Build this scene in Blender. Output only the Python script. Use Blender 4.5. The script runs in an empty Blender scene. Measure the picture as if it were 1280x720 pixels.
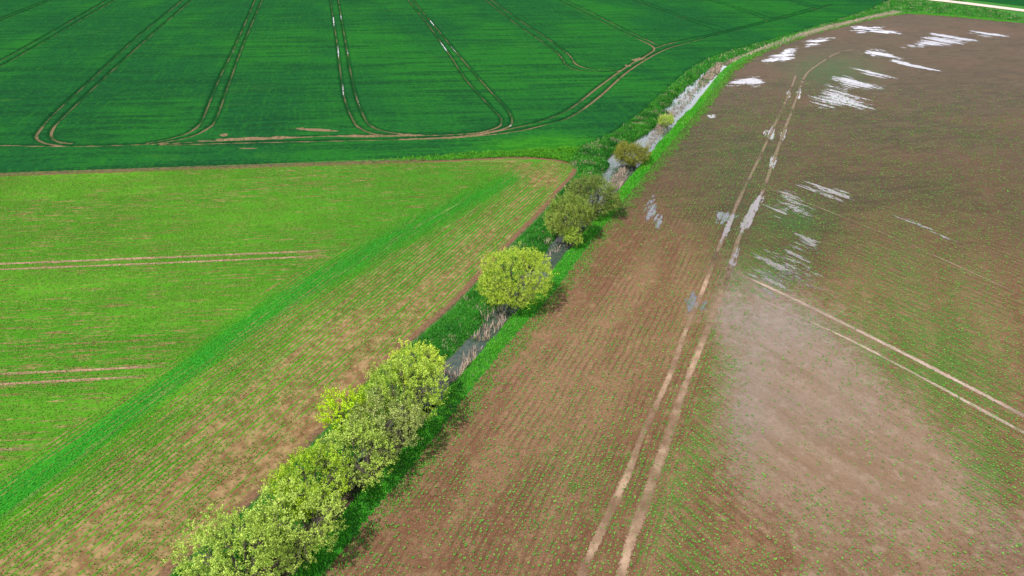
import bpy, math, random
import numpy as np

rng = np.random.default_rng(11)
random.seed(11)
R = math.radians
S = bpy.context.scene
COL = S.collection

# ------------------------------------------------------------------ camera and survey of the ground
H = 34.0
PITCH = R(30.72)
F = 853.3            # focal length of the 1280 px wide photograph
CP, SP = math.cos(PITCH), math.sin(PITCH)

def G(px, py, z=0.0):
    """ground position (metres) of a surveyed point at height z"""
    a = (px - 640) / F
    v = (py - 360) / F
    dx, dy, dz = a, CP - v * SP, -SP - v * CP
    t = (z - H) / dz
    return (dx * t, dy * t)

def P(x, y, z=0.0):
    """inverse of G for arrays"""
    d = y * CP - (z - H) * SP
    u = y * SP + (z - H) * CP
    d = np.maximum(d, 1.0)
    return 640 + F * x / d, 360 - F * u / d

def gl(pts):
    return np.array([G(*p) for p in pts])

def smooth_line(pts, n=5):
    p = np.asarray(pts, float)
    p = np.vstack([2 * p[0] - p[1], p, 2 * p[-1] - p[-2]])
    out = []
    for i in range(1, len(p) - 2):
        for k in range(n):
            t = k / n
            a, b, c, d = p[i - 1], p[i], p[i + 1], p[i + 2]
            out.append(.5 * ((2 * b) + (c - a) * t + (2 * a - 5 * b + 4 * c - d) * t * t + (3 * b - a - 3 * c + d) * t ** 3))
    out.append(p[-2])
    return np.array(out)

def ss(e0, e1, x):
    t = np.clip((x - e0) / (e1 - e0), 0, 1)
    return t * t * (3 - 2 * t)

def seg_near(X, Y, line, closed=False, maxd=None):
    """distance to a polyline and the nearest point"""
    D = np.full(X.shape, 1e9); NX = X.copy(); NY = Y.copy()
    L = np.asarray(line)
    if closed: L = np.vstack([L, L[:1]])
    for (ax, ay), (bx, by) in zip(L[:-1], L[1:]):
        if maxd is not None:
            m = np.nonzero((X > min(ax, bx) - maxd) & (X < max(ax, bx) + maxd) & (Y > min(ay, by) - maxd) & (Y < max(ay, by) + maxd))[0]
            if not len(m): continue
        else:
            m = slice(None)
        x, y = X[m], Y[m]
        vx, vy = bx - ax, by - ay
        q = vx * vx + vy * vy + 1e-12
        t = np.clip(((x - ax) * vx + (y - ay) * vy) / q, 0, 1)
        cx, cy = ax + t * vx, ay + t * vy
        d = np.hypot(x - cx, y - cy)
        b = d < D[m]
        Dm = D[m]; Dm[b] = d[b]; D[m] = Dm
        n = NX[m]; n[b] = cx[b]; NX[m] = n
        n = NY[m]; n[b] = cy[b]; NY[m] = n
    return D, NX, NY

def inside(X, Y, poly):
    r = np.zeros(X.shape, bool)
    p = np.asarray(poly)
    j = len(p) - 1
    for i in range(len(p)):
        xi, yi = p[i]; xj, yj = p[j]
        if yi != yj:
            c = ((yi > Y) != (yj > Y)) & (X < (xj - xi) * (Y - yi) / (yj - yi) + xi)
            r ^= c
        j = i
    return r

def px_mask(U, V, poly, soft):
    D, _, _ = seg_near(U, V, poly, closed=True)
    s = np.where(inside(U, V, poly), D, -D)
    return ss(-soft, soft, s)

def blob(U, V, cx, cy, rx, ry, ang=0.0):
    c, s = math.cos(R(ang)), math.sin(R(ang))
    a = (U - cx) * c + (V - cy) * s
    b = -(U - cx) * s + (V - cy) * c
    return np.exp(-((a / rx) ** 2 + (b / ry) ** 2))

# value noise for building the meshes
_tab = rng.random((256, 256))
def vnoise(x, y, s=1.0, off=0.0):
    x = np.asarray(x) / s + 37.3 + off; y = np.asarray(y) / s + 91.7 + off * 1.7
    xi = np.floor(x).astype(int); yi = np.floor(y).astype(int)
    fx = x - xi; fy = y - yi
    fx = fx * fx * (3 - 2 * fx); fy = fy * fy * (3 - 2 * fy)
    g = lambda a, b: _tab[a & 255, b & 255]
    return (g(xi, yi) * (1 - fx) + g(xi + 1, yi) * fx) * (1 - fy) + (g(xi, yi + 1) * (1 - fx) + g(xi + 1, yi + 1) * fx) * fy
def fbm(x, y, s=1.0, off=0.0, o=4):
    r = 0; a = .5; t = 0
    for k in range(o):
        r = r + a * vnoise(x, y, s / 2 ** k, off + 7.1 * k); t += a; a *= .5
    return r / t

# ------------------------------------------------------------------ node helper
class NT:
    def __init__(self, name):
        self.m = bpy.data.materials.new(name); self.m.use_nodes = True
        self.t = self.m.node_tree; self.t.nodes.clear()
        self.out = self.t.nodes.new('ShaderNodeOutputMaterial')
        self.pos = self.n('ShaderNodeNewGeometry').outputs['Position']
    def n(self, k, **kw):
        nd = self.t.nodes.new(k)
        for a, b in kw.items(): setattr(nd, a, b)
        return nd
    def set(self, sock, v):
        if hasattr(v, 'links') or isinstance(v, bpy.types.NodeSocket): self.t.links.new(v, sock)
        else:
            if isinstance(v, tuple) and len(v) == 3 and sock.type == 'RGBA': v = (*v, 1)
            sock.default_value = v
    def math(self, op, a, b=0.0, c=None, clamp=False):
        nd = self.n('ShaderNodeMath', operation=op, use_clamp=clamp)
        self.set(nd.inputs[0], a); self.set(nd.inputs[1], b)
        if c is not None: self.set(nd.inputs[2], c)
        return nd.outputs[0]
    def add(self, a, b): return self.math('ADD', a, b)
    def sub(self, a, b): return self.math('SUBTRACT', a, b)
    def mul(self, a, b, clamp=False): return self.math('MULTIPLY', a, b, clamp=clamp)
    def mx(self, f, a, b, blend='MIX'):
        nd = self.n('ShaderNodeMix', data_type='RGBA', blend_type=blend)
        self.set(nd.inputs[0], f); self.set(nd.inputs[6], a); self.set(nd.inputs[7], b)
        return nd.outputs[2]
    def ramp(self, f, lo, hi, a=0.0, b=1.0):
        nd = self.n('ShaderNodeMapRange', interpolation_type='SMOOTHSTEP')
        self.set(nd.inputs[0], f); self.set(nd.inputs[1], lo); self.set(nd.inputs[2], hi)
        self.set(nd.inputs[3], a); self.set(nd.inputs[4], b)
        return nd.outputs[0]
    def attr(self, name):
        return self.n('ShaderNodeAttribute', attribute_name=name).outputs['Fac']
    def attrc(self, name):
        return self.n('ShaderNodeAttribute', attribute_name=name).outputs['Color']
    def vec(self, ang=0.0, sx=1.0, sy=1.0, src=None):
        rot = self.n('ShaderNodeVectorRotate', rotation_type='Z_AXIS')
        self.set(rot.inputs['Vector'], src or self.pos); rot.inputs['Angle'].default_value = -ang
        mp = self.n('ShaderNodeMapping'); mp.inputs['Scale'].default_value = (sx, sy, 1)
        self.t.links.new(rot.outputs[0], mp.inputs[0])
        return mp.outputs[0]
    def noise(self, vec, scale=1.0, detail=3.0, rough=.55, dist=0.0):
        nd = self.n('ShaderNodeTexNoise')
        self.set(nd.inputs['Vector'], vec); nd.inputs['Scale'].default_value = scale
        nd.inputs['Detail'].default_value = detail; nd.inputs['Roughness'].default_value = rough
        nd.inputs['Distortion'].default_value = dist
        return nd.outputs['Fac']
    def bump(self, h, strength=.5, dist=.05):
        nd = self.n('ShaderNodeBump'); nd.inputs['Strength'].default_value = strength; nd.inputs['Distance'].default_value = dist
        self.set(nd.inputs['Height'], h); return nd.outputs[0]
    def bsdf(self, col, rough=.9, normal=None, spec=.3, **kw):
        b = self.n('ShaderNodeBsdfPrincipled')
        self.set(b.inputs['Base Color'], col); self.set(b.inputs['Roughness'], rough)
        self.set(b.inputs['Specular IOR Level'], spec)
        if normal is not None: self.set(b.inputs['Normal'], normal)
        for k, v in kw.items(): self.set(b.inputs[k], v)
        return b.outputs[0]
    def mixs(self, f, a, b):
        nd = self.n('ShaderNodeMixShader'); self.set(nd.inputs[0], f); self.set(nd.inputs[1], a); self.set(nd.inputs[2], b)
        return nd.outputs[0]
    def done(self, sh):
        self.t.links.new(sh, self.out.inputs[0]); return self.m

# ------------------------------------------------------------------ mesh helper
def mesh(name, V, Fc, mat=None, parent=None, attrs=None, smooth=False, **tags):
    V = np.asarray(V, np.float32); Fc = np.asarray(Fc, np.int32)
    me = bpy.data.meshes.new(name)
    k = Fc.shape[1]
    me.vertices.add(len(V)); me.vertices.foreach_set('co', V.ravel())
    me.loops.add(Fc.size); me.loops.foreach_set('vertex_index', Fc.ravel())
    me.polygons.add(len(Fc)); me.polygons.foreach_set('loop_start', np.arange(len(Fc), dtype=np.int32) * k)
    me.update(calc_edges=True)
    if smooth: me.polygons.foreach_set('use_smooth', np.ones(len(Fc), bool))
    for a, val in (attrs or {}).items():
        val = np.asarray(val, np.float32)
        if val.ndim == 2:
            at = me.attributes.new(a, 'FLOAT_COLOR', 'POINT')
            at.data.foreach_set('color', np.hstack([val, np.ones((len(val), 1), np.float32)]).ravel())
        else:
            at = me.attributes.new(a, 'FLOAT', 'POINT'); at.data.foreach_set('value', val)
    if mat: me.materials.append(mat)
    o = bpy.data.objects.new(name, me); COL.objects.link(o)
    if parent: o.parent = parent
    for a, b in tags.items(): o[a] = b
    return o

# ------------------------------------------------------------------ surveyed lines
def extend(line, d0=0.0, d1=0.0):
    line = np.asarray(line)
    out = [line]
    if d0:
        v = line[0] - line[1]; out.insert(0, [line[0] + v / np.linalg.norm(v) * d0])
    if d1:
        v = line[-1] - line[-2]; out.append([line[-1] + v / np.linalg.norm(v) * d1])
    return np.vstack(out)

# edge of the young-crop field along the ditch, from near to far
left_edge = smooth_line(gl([(150, 775), (221, 706), (262, 671), (318, 623), (360, 581), (408, 532), (448, 486), (495, 441), (528, 414),
                            (559, 387), (594, 352), (635, 307), (680, 262), (699, 238), (716, 220), (720, 212)]), 3)
young_top = smooth_line(gl([(712, 204), (690, 199), (640, 196.5), (560, 200.5), (450, 204), (330, 208), (160, 213.5), (0, 219)]), 3)
wheat_low = smooth_line(gl([(0, 216), (160, 210.5), (330, 204.5), (500, 197.5), (600, 191), (680, 187), (722, 184), (755, 172), (795, 146), (832, 113),
                            (855, 92), (885, 73), (930, 59), (1000, 39), (1050, 24), (1085, 12), (1105, 3), (1125, -6)]), 3)
brown_left = smooth_line(gl([(350, 775), (408, 713), (450, 661), (485, 619), (533, 560), (575, 505), (614, 455), (663, 398), (691, 368), (722, 325),
                             (753, 285), (788, 241), (808, 216), (846, 170), (879, 130), (909, 91), (930, 75), (958, 61), (1007, 43),
                             (1062, 29), (1110, 19), (1145, 17), (1200, 21), (1280, 29)]), 3)
left_ext = extend(left_edge, 40, 0)
youngL = extend(young_top, 0, 260)
wheatL = extend(wheat_low, 300, 60)
brownL = extend(brown_left, 40, 200)
# closed outlines
young_poly = np.vstack([left_ext, youngL, [[-420, -40]], [[left_ext[0][0], -40]]])
wheat_poly = np.vstack([wheatL, [[wheatL[-1][0], 600], [-600, 600], [-600, wheatL[0][1]]]])
brown_poly = np.vstack([brownL, [[600, -40], [brownL[0][0], -40]]])

CELL = 0.3
BLK = 40
def frustum(x, y, m):
    # half width of the seen ground plus a margin
    return (y > 24 - m) & (y < 262 + m) & (np.abs(x) < 0.75 * (y * CP + H * SP) * 1.0 + m)

bx = np.arange(-18, 19); by = np.arange(0, 23)
blocks = []
W_ = BLK * CELL
for j in by:
    for i in bx:
        x0, y0 = i * W_, j * W_
        cx = min(abs(x0), abs(x0 + W_)); 
        if y0 + W_ > 16 and y0 < 262 and cx < 0.75 * ((y0 + W_) * CP + H * SP) + 6: blocks.append((i, j))
blockset = set(blocks)

# fine lattice
nx = (bx[-1] - bx[0] + 1) * BLK; ny = (by[-1] + 1) * BLK
gx0 = bx[0] * W_
cellmask = np.zeros((ny, nx), bool)
for i, j in blocks:
    a = (i - bx[0]) * BLK; b = j * BLK
    cellmask[b:b + BLK, a:a + BLK] = True
cj, ci = np.nonzero(cellmask)
idx = np.stack([cj * (nx + 1) + ci, cj * (nx + 1) + ci + 1, (cj + 1) * (nx + 1) + ci + 1, (cj + 1) * (nx + 1) + ci], 1)
used = np.unique(idx)
vi = used % (nx + 1); vj = used // (nx + 1)
VX = gx0 + vi * CELL; VY = vj * CELL * 1.0
remap = np.full((nx + 1) * (ny + 1), -1, np.int64); remap[used] = np.arange(len(used))
FQ = remap[idx]
VX = VX.astype(float); VY = VY.astype(float)
# snap lattice points onto the surveyed edges
for poly in (wheat_poly, young_poly, brown_poly):
    D, nx_, ny_ = seg_near(VX, VY, poly, closed=True, maxd=1.0)
    m = D < CELL * .52
    VX[m] = nx_[m]; VY[m] = ny_[m]
fcx = VX[FQ].mean(1); fcy = VY[FQ].mean(1)
zone = np.zeros(len(FQ), int)                      # 0 verge and ditch, 1 wheat, 2 young crop, 3 brown field
zone[inside(fcx, fcy, wheat_poly)] = 1
zone[inside(fcx, fcy, young_poly)] = 2
zone[inside(fcx, fcy, brown_poly)] = 3

far_side = np.array([road_line_ for road_line_ in extend(gl([(1060, -20), (1131, -9), (1205, -1), (1280, 8)]), 150, 200)])
far_poly = np.vstack([far_side, [[500, 700], [-100, 700]]])
zone[(zone == 0) & inside(fcx, fcy, far_poly)] = 1
road_line = smooth_line(extend(gl([(1060, -14), (1131, -3), (1205, 5.5), (1280, 15)]), 150, 200), 3)

# ditch shape
bankL = np.vstack([left_ext, wheatL[(wheatL[:, 0] > left_edge[-1][0] + 2) & (wheatL[:, 1] < 240)]])
def ditch_z(x, y):
    dl = seg_near(x, y, bankL)[0]; dr = seg_near(x, y, brownL)[0]
    far = ss(128, 150, y)
    endcut = 1 - ss(205, 222, y)
    wob = (fbm(x, y, 3.2, 51) - .5) * 1.5
    a = ss(1.2 + wob * .3, 2.5 + wob * .6, dr) * ss(2.0, 5.3, dl + wob) * ss(14, 10, dl + dr)
    a = np.where(y > 118, ss(1.0, 2.0, dr) * ss(1.2, 3.6, dl + wob) * ss(14, 11, dl + dr), a)
    depth = .95 * (1 - far * .35)
    z = -depth * a * endcut
    return z, dl, dr
WATER_Z = -0.55

def sub_mesh(zn):
    f = FQ[zone == zn]
    u, inv = np.unique(f, return_inverse=True)
    return VX[u].copy(), VY[u].copy(), inv.reshape(f.shape)

# ------------------------------------------------------------------ directions of sowing
def direction(a, b):
    p, q = G(*a), G(*b); return math.atan2(q[1] - p[1], q[0] - p[0])
ANG_DITCH = direction((221, 706), (680, 262))
ANG_MAIN = direction((0, 330), (425, 312))
ANG_TRAM = direction((60, 150), (225, 5))
ANG_TRAM2 = direction((1218, 488), (1031, 393))
ANG_TRAM1 = direction((788, 678), (909, 348))

# ------------------------------------------------------------------ wheat field
ruts_px = [
    [(-40, 41), (0, 24), (61, 0), (110, -20)], [(-40, 45), (0, 27), (68, 0), (118, -20)],
    [(-60, 104), (0, 77), (68, 39), (135, 0), (170, -20)], [(-60, 112), (0, 84), (75, 41), (144, 0), (179, -20)],
    [(249, -20), (229, 0), (174, 45), (118, 97), (69, 142), (51, 163), (46, 173), (56, 180), (80, 184)],
    [(260, -20), (240, 0), (184, 49), (132, 97), (81, 146), (67, 162), (65, 173), (75, 179), (92, 181)],
    [(325, -20), (319, 0), (295, 56), (274, 100), (257, 142), (250, 156), (236, 167), (212, 175), (185, 180)],
    [(336, -20), (328, 0), (306, 52), (288, 101), (271, 148), (259, 162), (236, 173), (200, 180)],
    [(411, -20), (413, 0), (421, 52), (429, 115), (441, 150), (453, 163), (472, 169), (500, 171.5)],
    [(420, -20), (423, 0), (429, 35), (441, 104), (453, 142), (465, 159), (489, 167), (530, 170)],
    [(498, -20), (510, 0), (535, 31), (562, 69), (583, 101), (614, 135), (627, 150), (620, 161), (587, 168), (520, 171), (440, 172)],
    [(504, -20), (516, 0), (541, 30), (573, 69), (607, 108), (632, 135), (640, 151), (632, 161), (594, 169), (559, 172.5), (500, 175)],
    [(590, -14), (607, 0), (642, 28), (677, 52), (699, 69), (708, 82), (724, 89), (760, 91), (780, 88)],
    [(598, -14), (614, 0), (650, 26), (685, 49), (711, 69), (720, 81), (738, 87), (768, 88)],
    [(670, -14), (697, 0), (732, 17), (767, 35), (799, 50), (815, 58), (818, 64)],
    [(676, -14), (705, 0), (741, 17), (776, 35), (806, 49), (822, 56), (840, 56)],
    [(760, -14), (789, 0), (830, 15), (860, 26), (890, 37)], [(767, -14), (797, 0), (838, 15), (868, 26), (905, 36)],
    [(850, -12), (883, 0), (927, 14), (960, 27)], [(858, -12), (891, 0), (935, 14), (968, 25)],
    [(950, -12), (984, 0), (1020, 13)], [(957, -12), (991, 0), (1026, 10)],
    [(-60, 184), (0, 183), (80, 184.5), (180, 182), (312, 175), (430, 170.5), (520, 170)],
    [(200, 183), (300, 180), (440, 177), (559, 174), (628, 164), (680, 151), (715, 135), (750, 108), (785, 83), (808, 70), (818, 63)],
    [(560, 174.5), (642, 166), (684, 156), (715, 146), (750, 121), (785, 90), (826, 65), (860, 54), (902, 43), (962, 28), (1020, 13), (1040, 6)],
    [(818, 61), (845, 53), (880, 46), (905, 40), (965, 25), (1020, 10)],
]
noise_tab = None
x, y, f = sub_mesh(1)
rd = np.full(x.shape, 5.0)
for r in ruts_px:
    d, _, _ = seg_near(x, y, smooth_line(gl(r), 4), maxd=3.0)
    rd = np.minimum(rd, d)
U, V = P(x, y)
bare = np.zeros_like(x)
for b in [(320, 174.5, 75, 2.2, -2), (395, 163.5, 32, 2, 3), (280, 170, 6, 2.2), (798, 75, 10, 1.8, -8), (785, 83, 5, 1.2), (448, 171, 40, 2), (310, 187, 14, .7)]:
    bare = np.maximum(bare, blob(U, V, *b))
edge_d = np.minimum(seg_near(x, y, wheatL)[0], seg_near(x, y, far_side)[0])
rough_m = np.clip(blob(U, V, 690, 185, 110, 16) + blob(U, V, 830, 120, 40, 40) * .4, 0, 1)
canopy = .26 + .07 * (fbm(x, y, 9, 3) - .5) + .05 * (rng.random(x.shape) - .5)
wz = canopy * ss(.12, .48, rd) * (1 - .85 * bare) * ss(0, .5, edge_d) + .02
cv = np.stack([x, y, wz], 1)

m = NT('wheat_leaves')
big = m.noise(m.vec(ANG_TRAM, .018, .045), 1.0, 3, .55)
mid = m.noise(m.vec(ANG_MAIN, .05, .55), 1.0, 4, .6, .6)
fine = m.noise(m.pos, 1.7, 5, .75)
rows = m.noise(m.vec(ANG_TRAM, .12, 1.6), 1.0, 3, .6)
c = m.mx(m.ramp(big, .38, .64), (.0095, .066, .0195), (.0150, .104, .0165))
c = m.mx(m.mul(m.ramp(mid, .44, .62), .75), c, (.008, .044, .0160))
c = m.mx(m.mul(m.ramp(rows, .52, .72), .35), c, (.017, .125, .014))
c = m.mx(m.ramp(fine, .50, .68, 0, .6), c, (.020, .140, .014))
c = m.mx(m.ramp(fine, .47, .33, 0, .6), c, (.003, .042, .01))
soiln0 = m.noise(m.vec(ANG_MAIN, .25, .8), 1.0, 5, .75)
rough = m.ramp(m.add(m.attr('margin'), m.mul(m.sub(fine, .5), .5)), .25, .8)
c = m.mx(m.mul(rough, .55), c, m.mx(m.ramp(soiln0, .4, .6), (.018, .13, .008), (.045, .21, .010)))
soiln = m.noise(m.pos, 2.2, 4, .7)
soil = m.mx(m.ramp(soiln, .35, .65), (.11, .085, .042), (.23, .155, .095))
# soil shows in the wheel ruts, broken by crop, and in the drowned patches
patch = m.noise(m.vec(ANG_TRAM, .05, .05), 1.0, 2)
w = m.add(.07, m.mul(m.ramp(m.attr('head'), .2, .8), .09))
rutm = m.ramp(m.add(m.attr('rut'), m.mul(m.sub(soiln, .5), .35)), m.add(w, .13), w)
rutm = m.mul(rutm, m.ramp(m.add(m.noise(m.pos, .12, 3), m.mul(m.attr('head'), .16)), .42, .62, .12, 1.0))
barem = m.ramp(m.add(m.attr('bare'), m.mul(m.sub(m.noise(m.vec(0, .6, 1.4), 1.0, 4, .7), .5), 1.3)), .42, .62)
sm = m.math('MAXIMUM', rutm, barem)
flank_shade = m.ramp(m.attr('rut'), .75, .35, 0, .55)  # shade of the crop walls, painted dark beside the ruts
c = m.mx(flank_shade, c, (.003, .035, .010))
thin = m.ramp(m.noise(m.vec(ANG_MAIN, .04, .10), 1.0, 5, .7), .60, .74)
c = m.mx(m.mul(thin, .45), c, (.035, .13, .02))
c = m.mx(sm, c, soil)
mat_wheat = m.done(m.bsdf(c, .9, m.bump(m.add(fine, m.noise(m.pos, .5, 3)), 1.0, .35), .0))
headm = np.maximum(ss(150, 165, V) * (V < 190), ss(690, 740, U) * ss(40, 60, V))
mesh('wheat_field', cv, f, mat_wheat, attrs={'rut': rd, 'bare': bare, 'margin': rough_m, 'head': headm}, smooth=True, kind='structure', label='dark green cereal field crossed by pale wheel ruts')

# ------------------------------------------------------------------ young crop field
band_px = [(-80, 655), (0, 604), (60, 565), (175, 492), (285, 408), (335, 370), (430, 318), (520, 272), (590, 240), (640, 218), (660, 222),
           (595, 256), (515, 300), (430, 348), (325, 412), (220, 490), (90, 588), (0, 652), (-80, 705)]
x, y, f = sub_mesh(2)
U, V = P(x, y)
head_px = [(-200, 720), (-80, 640), (0, 590), (60, 553), (175, 482), (285, 400), (335, 360), (430, 312), (520, 265), (590, 232), (640, 205), (800, 190), (800, 900), (-200, 900)]
head = px_mask(U, V, head_px, 4)
band = px_mask(U, V, band_px, 11)
dl = seg_near(x, y, left_edge)[0]
sparse = px_mask(U, V, [(690, 205), (640, 228), (590, 278), (510, 330), (430, 385), (320, 460), (210, 545), (80, 635), (-100, 760), (-100, 1000), (800, 1000), (800, 200)], 22)
sparse = sparse * (.45 + .55 * ss(300, 480, V)) * (.62 + .38 * ss(26, 4, dl))
sparse = np.clip(sparse + .75 * blob(U, V, 655, 215, 45, 12, 20) + .25 * blob(U, V, 600, 300, 60, 40), 0, 1)
dtop = seg_near(x, y, youngL)[0]
def young_green(x, y, band, sparse, head):
    return np.clip(.78 + .4 * band - .58 * sparse, 0, 1)
yg = young_green(x, y, band, sparse, head)
edge_s = np.minimum(dl, dtop)
m = NT('young_crop_on_red_soil')
soiln = m.noise(m.pos, 1.1, 5, .7)
soil = m.mx(m.ramp(soiln, .36, .66), (.135, .072, .036), (.25, .165, .082))
ra = m.noise(m.vec(ANG_MAIN, .30, 3.0), 1.0, 5, .72)
rb = m.noise(m.vec(ANG_DITCH, .22, 3.6), 1.0, 5, .74)
h = m.ramp(m.attr('head'), .4, .6)
rn = m.n('ShaderNodeMix', data_type='FLOAT'); m.set(rn.inputs[0], h); m.set(rn.inputs[2], ra); m.set(rn.inputs[3], rb)
rn = rn.outputs[0]
bigm = m.noise(m.vec(ANG_MAIN, .03, .09), 1.0, 3)
bigd = m.noise(m.vec(ANG_DITCH, .035, .16), 1.0, 4, .6)
fine = m.noise(m.pos, 5.0, 4, .75)
def sowing(ang, period):
    sp_ = m.n('ShaderNodeSeparateXYZ'); m.set(sp_.inputs[0], m.vec(ang, 1, 1))
    ph = m.add(m.mul(sp_.outputs[1], 6.2832 / period), m.mul(m.noise(m.vec(ang, .2, .6), 1.0, 2), 5.0))
    return m.math('SINE', ph)
rowsin = m.n('ShaderNodeMix', data_type='FLOAT'); m.set(rowsin.inputs[0], h); m.set(rowsin.inputs[2], sowing(ANG_MAIN, .6)); m.set(rowsin.inputs[3], sowing(ANG_DITCH, .42))
rowsin = m.mul(rowsin.outputs[0], m.add(.10, m.mul(h, .22)))
thr = m.sub(m.attr('green'), .5)
bigx = m.n('ShaderNodeMix', data_type='FLOAT'); m.set(bigx.inputs[0], h); m.set(bigx.inputs[2], bigm); m.set(bigx.inputs[3], bigd)
cov = m.add(m.add(m.add(rowsin, m.mul(thr, 1.0)), m.mul(m.sub(bigx.outputs[0], .5), m.add(.7, m.mul(h, .9)))), m.add(m.mul(m.sub(rn, .5), 3.2), m.mul(m.sub(fine, .5), 1.8)))
covm = m.ramp(cov, -.22, .26)
g1 = m.mx(m.ramp(bigm, .35, .68), (.034, .155, .008), (.064, .198, .013))
g1 = m.mx(m.ramp(fine, .5, .72, 0, .6), g1, (.12, .24, .025))
strk = m.noise(m.vec(ANG_DITCH, .02, .9), 1.0, 4, .65)
bm = m.ramp(m.add(m.attr('band'), m.add(m.mul(m.sub(strk, .5), 2.2), m.mul(m.sub(bigd, .5), .9))), .2, .85)
g2 = m.mx(bm, g1, m.mx(m.ramp(fine, .35, .65), (.018, .135, .010), (.036, .215, .014)))
g2 = m.mx(m.mul(m.attr('deep'), .85), g2, m.mx(m.ramp(rn, .4, .6), (.020, .110, .009), (.036, .175, .012)))  # deeper green that also carries the cloud shade towards the far right
c = m.mx(covm, soil, g2)
# bare soil strip at the field edge
em = m.ramp(m.add(m.attr('edge'), m.mul(m.sub(soiln, .5), .9)), .75, .35)
c = m.mx(em, c, m.mx(m.ramp(fine, .4, .6), (.10, .055, .032), (.17, .10, .058)))
hgt = m.add(m.mul(rn, .6), m.mul(fine, .5))
mat_young = m.done(m.bsdf(c, .9, m.bump(hgt, .8, .14), .0))
mesh('young_crop_field', np.stack([x, y, np.zeros_like(x)], 1), f, mat_young,
     attrs={'green': yg, 'band': band, 'head': head, 'edge': edge_s, 'deep': np.clip(ss(180, 560, U + (V - 230) * -.3) * ss(430, 300, V) * .9 + .25 * blob(U, V, 560, 330, 90, 60), 0, 1)}, smooth=True, kind='structure', label='light green field of young crop in fine rows')

# ------------------------------------------------------------------ brown field
def brown_fields(U, V):
    green = .12 + 0 * U
    B = [(930, 300, 60, 70, .35), (930, 200, 60, 60, .35), (1010, 100, 70, 45, .30), (1060, 85, 90, 26, .55), (1110, 330, 150, 80, .42), (1180, 430, 140, 80, .45), (1230, 560, 90, 80, .5),
         (850, 640, 60, 90, .36), (880, 540, 40, 70, .36), (960, 520, 60, 60, .2), (760, 600, 110, 110, .30), (700, 560, 70, 60, .12), (900, 430, 45, 70, .45), (780, 430, 70, 60, .22), (1000, 270, 40, 30, .5), (960, 340, 40, 30, .35),
         (640, 650, 150, 90, .16), (860, 720, 60, 40, .3), (1160, 470, 90, 50, .3), (1060, 410, 60, 30, .15), (1200, 620, 90, 60, .35), (970, 690, 60, 40, .15)]
    for cx, cy, rx, ry, a in B: green = green + a * blob(U, V, cx, cy, rx, ry)
    silt_poly = [(918, 338), (975, 345), (1030, 378), (1085, 418), (1120, 465), (1180, 535), (1235, 585), (1340, 660), (1400, 900), (985, 900), (930, 690), (905, 600), (893, 520), (905, 440), (905, 390)]
    silt = px_mask(U, V, silt_poly, 80)
    silt = silt * (.62 + .32 * ss(720, 470, V))
    silt = np.clip(silt + .5 * blob(U, V, 1100, 560, 120, 50, 30) - .35 * blob(U, V, 945, 700, 50, 50) - .12 * blob(U, V, 1200, 700, 100, 60) + .35 * blob(U, V, 905, 400, 22, 40) + .3 * blob(U, V, 865, 395, 14, 12), 0, 1)
    green = green * (1 - .6 * ss(.5, .98, silt))
    green = green * ss(0, 30, V)
    halo = 0 * U
    for b in [(1085, 42, 60, 16), (1020, 54, 40, 12), (978, 72, 45, 14), (935, 103, 45, 16), (1175, 52, 80, 20), (1110, 72, 70, 16), (1055, 118, 75, 34), (990, 262, 60, 40), (985, 325, 60, 42), (1040, 242, 60, 18), (940, 250, 40, 110, 15)]:
        halo = np.maximum(halo, blob(U, V, *b))
    wet = np.clip(ss(540, 60, V - .14 * (U - 1000)) ** 1.15 + .45 * halo + .15 * blob(U, V, 830, 210, 90, 80), 0, 1)  # damp soil up the field; its dark tone also stands in for cloud shade
    return np.clip(green, 0, 1), silt, wet
x, y, f = sub_mesh(3)
U, V = P(x, y)
bgreen, silt, wet = brown_fields(U, V)
side = px_mask(U, V, [(1040, -60), (1012, 80), (1000, 122), (985, 167), (958, 240), (928, 305), (905, 400), (880, 480), (840, 620), (800, 760), (1500, 1500), (3000, 700), (2000, -60)], 5)
bz = .03 * (fbm(x, y, 3.0, 5) - .5)
be = seg_near(x, y, brownL)[0]
m = NT('wet_brown_soil')
n1 = m.noise(m.pos, .9, 6, .72)
n2 = m.noise(m.pos, 3.5, 6, .82)
n4 = m.noise(m.pos, 11.0, 3, .8)
n3 = m.noise(m.vec(ANG_TRAM1, .035, .22), 1.0, 4, .62, .4)
ripple = m.noise(m.vec(0.12, .22, .75), 1.0, 4, .6, 1.2)
soil = m.mx(m.ramp(n3, .36, .66), (.142, .070, .037), (.215, .126, .068))
soil = m.mx(m.ramp(n1, .48, .68, 0, .55), soil, (.285, .185, .105))
soil = m.mx(m.ramp(n2, .50, .36, 0, .75), soil, (.085, .038, .022))
soil = m.mx(m.ramp(n4, .54, .68, 0, .7), soil, (.36, .235, .15))
soil = m.mx(m.ramp(n4, .46, .34, 0, .6), soil, (.08, .038, .022))
wets = m.mx(m.ramp(ripple, .38, .62), (.049, .034, .016), (.080, .054, .026))
wets = m.mx(m.ramp(m.noise(m.pos, .05, 3), .45, .7, 0, .6), wets, (.105, .052, .030))
wets = m.mx(m.ramp(n2, .45, .7, 0, .35), wets, (.13, .085, .05))
def rowwave(ang, period):
    sp_ = m.n('ShaderNodeSeparateXYZ'); m.set(sp_.inputs[0], m.vec(ang, 1, 1))
    return m.math('SINE', m.add(m.mul(sp_.outputs[1], 6.2832 / period), m.mul(m.noise(m.vec(ang, .25, .5), 1.0, 2), 9.0)))
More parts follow.
